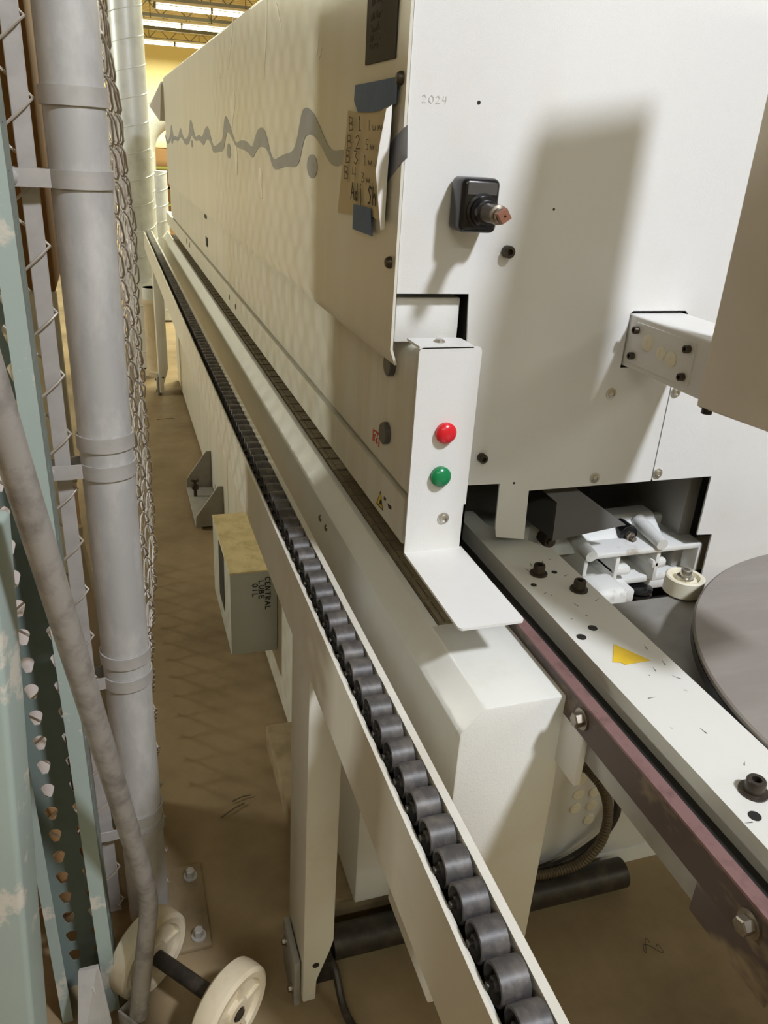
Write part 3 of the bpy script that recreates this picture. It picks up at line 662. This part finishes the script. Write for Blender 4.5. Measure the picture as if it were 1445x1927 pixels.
# ================================================================== CHAIN LINK FENCE WITH ITS CORNER POST
PX, PY, PR = -.028, 1.246, .040
fence = thing('chain_link_fence', 'galvanized chain link fence with a thick round corner post at the left', 'fence', (PX, PY, 0))
post = MB().lathe((PX, PY, .012), (PX, PY, 2.6), [(0, PR), (.2, PR), (1, PR)], 48).build('corner_post', 'galv', fence)
pc0, pc1 = on(399, 1778, 'z', .01), on(384, 1622, 'z', .01)
bp = MB().box(PX - .09, pc0.x, pc0.y, pc1.y, 0, .012, .003).build('base_plate', 'dustplate', fence)
q1, q2 = on(374, 1757, 'z', .02), on(358, 1645, 'z', .02)
for (x, y) in ((q1.x, q1.y), (q2.x, q2.y), (PX - .06, q2.y)):
    b = MB(); bolt(b, (x, y, .012), (0, 0, 1), .010, .022, True); b.build('anchor_bolt', 'galvdull', bp)
def band(z, arm_to=None, h=.023):
    n = 40; ri, ro = PR + .0006, PR + .0032; b = MB()
    if arm_to is None:
        R = []
        for k in range(n): a = 2 * PI * k / n; R.append([Vector((PX + math.cos(a) * r, PY + math.sin(a) * r, zz)) for r, zz in ((ri, z - h / 2), (ro, z - h / 2), (ro, z + h / 2), (ri, z + h / 2))])
        b.rings(R, False, True)
    else:
        path = []
        yb_ = PY - .018
        path.append((PX - .098, yb_ - .002)); path.append((PX - .06, yb_ - .004))
        for k in range(31):
            a = math.radians(215 + k * 9.7) if k else math.radians(208)
            path.append((PX + math.cos(a) * (PR + .002), PY + math.sin(a) * (PR + .002)))
        path.append((PX - .06, PY + .012)); path.append((PX - .098, PY + .012))
        path = path[:2] + path[2:]
        R = []
        for i, (x, y) in enumerate(path):
            x0, y0 = path[max(i - 1, 0)]; x1, y1 = path[min(i + 1, len(path) - 1)]
            tx, ty = x1 - x0, y1 - y0; L = math.hypot(tx, ty) or 1; nx, ny = -ty / L * .0014, tx / L * .0014
            R.append([Vector((x + nx, y + ny, z - h / 2)), Vector((x - nx, y - ny, z - h / 2)), Vector((x - nx, y - ny, z + h / 2)), Vector((x + nx, y + ny, z + h / 2))])
        b.rings(R)
    o = b.build('tension_band', 'galvdull', fence)
    if arm_to is not None:
        b = MB().lathe((PX - .088, PY - .0215, z), (PX - .088, 0, z), [(0, .011), (.003, .011), (.008, .007), (.009, .001)], 20, False); b.cyl((PX - .088, PY + .02, z), (PX - .088, PY - .02, z), .005, 12)
        b.build('carriage_bolt', 'galvdull', o)
for z in (1.537, 1.064, .665, .30): band(z)
for z in (1.437, 1.018, .618, .262): band(z, 1)
# flat tension bar of the side going left
bx = -.094
MB().box(bx - .012, bx + .0115, PY + .001, PY + .0065, .03, 2.3, .001, 1).build('tension_bar', 'galvdull', fence)
MB().box(.004, .0085, PY + .045, PY + .068, .03, 2.3, .001, 1).build('tension_bar', 'galvdull', fence)
def chainlink(fn, n, pitch, z0, z1, r, name, flip=1, seg=6):
    """woven zig-zag wires; fn(s, z, off) gives the point s along the fence, off out of its plane"""
    mb = MB()
    for i in range(n):
        pts = []; z = z0; k = 0
        while z < z1:
            sgn = 1 if (k + i) % 2 else -1
            s = i * pitch + sgn * pitch * .56
            for (ds, dz, off) in ((-.10, -.10, -.5), (0, -.02, .15), (0, .02, .6) ) if False else (((-sgn * .22 * pitch), -pitch * .2, -sgn * .0042), (0, 0, 0), ((-sgn * .22 * pitch), pitch * .2, sgn * .0042)):
                pts.append(fn(s + ds, z + dz, off))
            z += pitch; k += 1
        mb.tube(pts, r, seg)
    return mb.build(name, 'wire', fence)
KZ = [(0, .008), (.35, .010), (.5, .018), (.565, .027), (.7, .041), (.77, .042), (1.13, .043), (1.19, .042), (1.27, .046), (1.35, .047), (1.38, .045), (1.455, .037), (1.53, .035), (1.62, .025), (1.69, .023), (2.3, .023)]
def bulge(z):
    for (a, ka), (b, kb) in zip(KZ, KZ[1:]):
        if z <= b: return ka + (kb - ka) * (z - a) / (b - a)
    return KZ[-1][1]
def f_away(s, z, off):
    y = 1.30 + s; t = max(0, min(1, (y - 1.28) / .27)); t = t * t * (3 - 2 * t)
    return Vector((.014 + (bulge(max(0, z)) - .014) * t + off + .0015 * math.sin(7 * y + 5 * z) * t - max(0, y - 1.56) * .03, y, z))
chainlink(f_away, 34, .046, .05, 2.1, .0017, 'mesh')
def f_left(s, z, off): return Vector((bx + .004 - s - .013, PY + .004 - off * 1.8, z))
chainlink(f_left, 22, .046, .06, 1.9, .0021, 'mesh')

# ================================================================== LEFT FOREGROUND
# slotted rack upright (an open channel with two rows of keyholes)
up = thing('slotted_rack_upright', 'sage green slotted steel rack upright standing against the chain link fence', 'rack upright', (-.145, 1.10, 0))
ux0, ux1, uy0, uy1 = -.192, -.094, 1.055, 1.125
def keyhole(cx, cz):
    return [(cx + .0105 * math.cos(a), cz + .010 * math.sin(a)) for a in [k * PI / 9 for k in range(0, 10)]] + [(cx - .0065, cz - .014), (cx - .004, cz - .020), (cx + .004, cz - .020), (cx + .0065, cz - .014)]
holes = []; z = .09
while z < 1.72:
    holes += [keyhole(ux0 + .027, z), keyhole(ux1 - .027, z)]; z += .0508
mb = MB().plate([(ux0, 0), (ux1, 0), (ux1, 1.8), (ux0, 1.8)], holes, fy, uy1 - .002, uy1)
mb.build('slotted_face', 'greenclean', up, smooth=False)
sh = []; z = .11
while z < 1.72:
    sh.append([(1.078, z), (1.092, z), (1.092, z + .02), (1.078, z + .02)]); z += .0508
for x in (ux0, ux1):
    MB().plate([(uy0, 0), (uy1, 0), (uy1, 1.8), (uy0, 1.8)], sh, lambda a, b, t: (t, a, b), x - .001, x + .001).build('side_web', 'greenclean', up, smooth=False)
MB().box(ux0 - .001, ux0 + .017, uy0 - .002, uy0, 0, 1.8).build('lip', 'green', up, smooth=False)
MB().box(ux1 - .023, ux1 + .001, uy0 - .002, uy0, 0, 1.8).build('lip', 'green', up, smooth=False)
# leaning worn beam nearest the camera
a = Vector((-.190, .883, 1.108)); b_ = Vector((-.262, .880, .0)); dv = (a - b_)
lb = thing('leaning_rack_post', 'pale green rack post with worn paint leaning at the left edge of the photo', 'post', (-.26, .9, 0))
tx = Vector((1, -.25, 0)).normalized(); ty = Vector((.25, 1, 0)).normalized()
def boxbeam(p, q, ex, ey, bev):
    vs = [c + ex * sx + ey * sy for c in (p, q) for sx, sy in ((-1, -1), (1, -1), (1, 1), (-1, 1))]
    return MB().bevelled(vs, [(0, 1, 2, 3), (4, 5, 6, 7), (0, 1, 5, 4), (1, 2, 6, 5), (2, 3, 7, 6), (3, 0, 4, 7)], bev, 4)
up.rotation_euler.y = -.006
boxbeam(b_, a, tx * .058, ty * .03, .008).build('post_tube', 'green', lb)
# hand truck: bent tube, axle, two wheels
w1 = Vector((-.034, 1.096, .083)); w2 = Vector((.098, .945, .083)); axd = (w2 - w1).normalized()
ht = thing('hand_truck', 'grey tube hand truck with two cream wheels leaning on the rack at the left', 'hand truck', ((w1.x + w2.x) / 2 - .02, (w1.y + w2.y) / 2, 0))
bend = Vector((-.021, 1.035, .293)); top = Vector((-.106, .777, 1.246)); end = Vector((-.058, .985, .066))
dirv = (top - bend).normalized()
pts = [end, end + (bend - end) * .5, end + (bend - end) * .86, bend + (end - bend) * .05 + dirv * .01, bend + dirv * .05, bend + dirv * .3, bend + dirv * .65, top, top + dirv * .12]
MB().tube(pts, .016, 24).build('frame_tube', 'tube', ht)
MB().cyl(w1 + axd * .01, w2 - axd * .01, .0145, 20).build('axle', 'blackdull', ht)
def wheel(c, R, wd):
    prof = [(-wd * .25, .012), (-wd * .5, .014), (-wd * .5, .026), (-wd * .28, .028), (-wd * .28, R * .70), (-wd * .46, R * .76), (-wd * .5, R * .90), (-wd * .38, R * .985), (-wd * .2, R), (wd * .2, R), (wd * .38, R * .985), (wd * .5, R * .90), (wd * .46, R * .76), (wd * .28, R * .70), (wd * .28, .028), (wd * .5, .026), (wd * .5, .014), (wd * .25, .012)]
    o = MB().lathe(c, c + axd, prof, 48, False).build('wheel', 'cream', ht)
    b = MB(); u1 = axd.orthogonal().normalized(); u2 = axd.cross(u1)
    for k in range(5):
        a = 2 * PI * k / 5; rd = u1 * math.cos(a) + u2 * math.sin(a); tn = axd.cross(rd)
        p, q = c + rd * .024, c + rd * R * .74
        vs = [m + axd * sx * wd * .42 + tn * sy * .004 for m in (p, q) for sx, sy in ((-1, -1), (1, -1), (1, 1), (-1, 1))]
        b.add(vs, [(0, 1, 2, 3), (4, 5, 6, 7), (0, 1, 5, 4), (1, 2, 6, 5), (2, 3, 7, 6), (3, 0, 4, 7)])
    b.build('rib', 'cream', o)
    MB().cyl(c - axd * (wd * .56), c + axd * (wd * .56), .0115, 18).build('bushing', 'darksteel', o)
wheel(w1, .083, .046); wheel(w2, .083, .046)
b = MB()
sd = Vector((-axd.y, axd.x, 0))                                   # away from the camera side
br0 = end + Vector((-.034, .012, .010))
for p, q in ((br0, br0 + axd * .115), (br0, br0 - Vector((0, 0, .07)))): pass
b.quadsheet([br0, br0 + axd * .10 + Vector((0, 0, -.004)), br0 + axd * .10 + Vector((0, 0, -.075)), br0 + Vector((0, 0, -.07))], sd * .004)
b.quadsheet([br0, br0 + sd * -.0 + Vector((.05, .035, .006)), Vector((.05, .035, -.055)) + br0, br0 + Vector((0, 0, -.07))], sd * .004)
b.build('axle_bracket', 'tube', ht, smooth=False)
b = MB(); q0 = Vector((-.133, 1.03, .158)); 
b.quadsheet([q0 + Vector((-.018, 0, 0)), q0 + Vector((.014, -.006, .008)), q0 + Vector((.030, -.07, -.06)), q0 + Vector((.022, -.09, -.155)), q0 + Vector((-.032, -.085, -.155))], (.002, .006, 0))
b.build('toe_plate', 'galvdull', ht, smooth=False)

# stored goods behind the fence, and an unseen stack added out of frame to shade the near hood and cover
def carton(name, x0, x1, y0, y1, z0, z1, m, label, cat):
    t_ = thing(name, label, cat, ((x0 + x1) / 2, (y0 + y1) / 2, z0))
    MB().box(x0, x1, y0, y1, z0, z1, .004).build('body', m, t_)
    return t_
for (z0, z1, lab) in ((0, .66, 'lowest tall carton of the unseen stack added left of the rack post for shade'), (.662, 1.31, 'middle tall carton of the unseen stack added left of the rack post for shade'), (1.312, 1.95, 'topmost tall carton of the unseen stack added left of the rack post for shade')):
    carton('carton', -1.45, -.82, .35, 1.18, z0, z1, 'card', lab, 'carton')
c1 = carton('carton', -.70, -.085, 1.40, 1.62, 1.26, 1.78, 'carddark', 'brown carton high behind the fence, topmost of its stack', 'carton')
MB().box(-.42, -.36, 1.398, 1.622, 1.259, 1.782).build('packing_tape', 'yellowdust', c1, smooth=False)
c2 = carton('carton', -.72, -.09, 1.42, 1.62, .0, .60, 'card', 'cardboard carton on the floor behind the fence, lowest of the stack', 'carton')
c3 = carton('carton', -.75, -.10, 1.42, 1.62, .602, .93, 'carddark', 'brown carton between the floor carton and the white board', 'carton')
tag(MB().box(-.60, -.085, 1.395, 1.416, .93, 1.26, .002).build('white_board', 'board'), 'off white board standing between the brown cartons behind the corner post', 'board')
tag(MB().box(-.60, -.10, 1.42, 1.62, .931, 1.258, .003).build('carton', 'card'), 'cardboard carton hidden behind the off white board', 'carton')
b = MB(); prev = None
xs_ = [-.30, -.112, -.106, -.104, -.100, -.096, -.094]
b.plate([(-.30, .60), (-.108, .60), (-.100, .78), (-.101, .90), (-.104, .98), (-.103, 1.06), (-.108, 1.14), (-.109, 1.20), (-.30, 1.21)], [], fy, 1.350, 1.372)
tag(b.build('foam_sheet', 'foam', smooth=False), 'pale foam sheet with a ragged edge beside the flat tension bar', 'foam sheet')
b = MB().plate([(-.60, .30), (-.155, .30), (-.15, 1.06), (-.60, 1.06)], [], fy, 1.300, 1.325); tag(b.build('melamine_board', 'mel', smooth=False), 'white board standing behind the keyhole slots of the green upright', 'board')
tag(MB().box(-.62, -.15, 1.29, 1.33, 0, .299, .003).build('timber_block', 'card'), 'brown timber block on the floor under the white board', 'timber')
b = MB()
rg = []
for k, (z, rx_, ry_) in enumerate(((.0, .05, .035), (.15, .062, .045), (.4, .055, .04), (.6, .045, .036), (.75, .030, .028), (.86, .014, .02), (.885, .016, .018))):
    rg.append([Vector((-.092 + math.cos(a * PI / 8) * rx_ * .8 * (1 + .12 * math.sin(3 * a + k)), 1.312 + math.sin(a * PI / 8) * ry_ * .7 * (1 + .15 * math.cos(2 * a + 2 * k)) * .9, z)) for a in range(16)])
b.rings(rg); tag(b.build('paper_sack', 'sack'), 'crumpled paper sack standing between tension bar and corner post', 'sack')

# ================================================================== BACKGROUND
def spiral_duct(x, y, r, z0, z1, label, pitch, group='spiral ducts'):
    t_ = thing('spiral_duct', label, 'duct', (x, y, z0), group)
    MB().cyl((x, y, z0), (x, y, z1), r, 40).build('pipe', 'duct', t_)
    n = int((z1 - z0) / pitch * 24); P = []
    for k in range(n + 1):
        a = 2 * PI * k / 24; P.append((x + math.cos(a) * r, y + math.sin(a) * r, z0 + pitch * k / 24))
    MB().tube(P, .0035, 6).build('lock_seam', 'duct', t_)
    return t_
spiral_duct(.198, 5.75, .105, .02, 4.8, 'tall silver spiral duct rising past the far end of the conveyor, largest of its kind', .155)
spiral_duct(.335, 6.9, .045, .02, 1.38, 'short thin spiral duct just behind the tall silver duct', .12)
spiral_duct(.445, 7.3, .058, .02, 1.22, 'short spiral duct with a white collar standing furthest right by the cartons', .12)
pc = thing('pipe_stand', 'dusty white pipe standing on the floor beside the far conveyor leg', 'pipe', (.25, 5.55, 0))
MB().lathe((.245, 5.55, 0), (.245, 5.55, .58), [(0, .075), (.05, .075), (.06, .06), (.8, .058), (.82, .066), (.86, .066), (.88, .058), (1, .058)], 28).build('pipe_body', 'sack', pc)
MB().lathe((.245, 5.55, .50), (.245, 5.55, .58), [(0, .06), (1, .06)], 28).build('collar', 'duct', pc)
# silver elbow duct
el = thing('elbow_duct', 'silver duct elbow curving behind the far end of the hood', 'duct', (.75, 9.0, .0))
P = [(.73 + .35 * math.cos(a), 9.0, 1.34 + .35 * math.sin(a)) for a in [PI - k * PI / 24 for k in range(0, 13)]] + [(1.6, 9.0, 1.69)]
MB().tube(P, .14, 28).build('elbow', 'duct', el)
MB().cyl((.38, 9.0, .0), (.38, 9.0, 1.35), .139, 28).build('riser', 'duct', el)
# corner guard at the hood's far end
tag(MB().quadsheet([(.27, 4.95, 1.63), (.33, 4.86, 1.745), (.42, 4.86, 1.75), (.42, 4.95, 1.56), (.32, 4.95, 1.56)], (0, .05, 0)).build('end_flap', 'white', mach, smooth=False), 'x', 'x')
for k_ in ('label', 'category'): del bpy.data.objects['end_flap'][k_]
# strapped brown cartons on a pallet far behind
zc = .0
for k, (z0, z1, lab) in enumerate(((.16, .62, 'strapped brown carton far behind the machine, lowest of three'), (.63, .95, 'strapped brown carton far behind the machine, middle of three'), (.97, 1.35, 'strapped brown carton far behind the machine, topmost of three'))):
    t_ = thing('strapped_carton', lab, 'carton', (1.0, 10.2, z0), 'cartons far behind the machine')
    MB().box(.40, 1.6, 9.6, 10.8, z0, z1, .01).build('body', 'card', t_)
    MB().box(.398, 1.602, 9.598, 10.802, (z0 + z1) / 2 - .012, (z0 + z1) / 2 + .012).build('strap', 'strap', t_, smooth=False)
pl = thing('pallet', 'wooden pallet carrying the far brown cartons', 'pallet', (1.0, 10.2, 0))
mb = MB()
for k in range(7): mb.box(.4 + k * .175, .53 + k * .175, 9.6, 10.8, .13, .155)
mb.build('deck_board', 'card', pl, smooth=False)
mb = MB()
for y in (9.6, 10.15, 10.7): mb.box(.4, 1.6, y, y + .1, .0, .13)
mb.build('runner', 'card', pl, smooth=False)
tag(MB().box(.40, 1.5, 9.65, 10.6, 1.352, 1.43, .02).build('wrapped_sheet', 'foam'), 'pale wrapped sheet lying on top of the far carton stack', 'sheet')
tag(MB().quadsheet([(.425, 9.585, 1.0), (.47, 9.585, 1.0), (.46, 9.585, 1.34), (.43, 9.585, 1.34)], (0, .014, 0)).build('hi_vis_strip', 'lime'), 'bright lime strip hanging at the side of the far cartons', 'strip')
# bits on the floor
for (u, v, L_, an, lab) in ((312, 789, .10, .1, 'thin dark stick lying on the aisle floor near the fence'), (455, 1503, .05, .2, 'short dark twig on the dusty floor, farther of two'), (438, 1526, .07, .5, 'curved dark sliver on the dusty floor, nearer of two')):
    c = on(u, v, 'z', .002); e = Vector((math.cos(an), math.sin(an), 0)) * L_ / 2
    tag(MB().tube([c - e + Vector((0, 0, .002)), c + Vector((.002, .004, .003)), c + e + Vector((0, 0, .002))], .0015, 6).build('wood_splinter', 'hose'), lab, 'splinter')
c = on(1230, 1785, 'z', .003)
P = [c + Vector((.018 * math.cos(t * .9) * (1 - t * .05) + .01 * t * .3 - .02, .012 * math.sin(t * 1.7) - .008 * t * .3 + .012, .003 + .002 * math.sin(t))) for t in [k * .35 for k in range(26)]]
tag(MB().tube(P, .0006, 5).build('wire_scrap', 'blackdull'), 'tangled thin wire scrap on the floor under the infeed beam', 'wire')
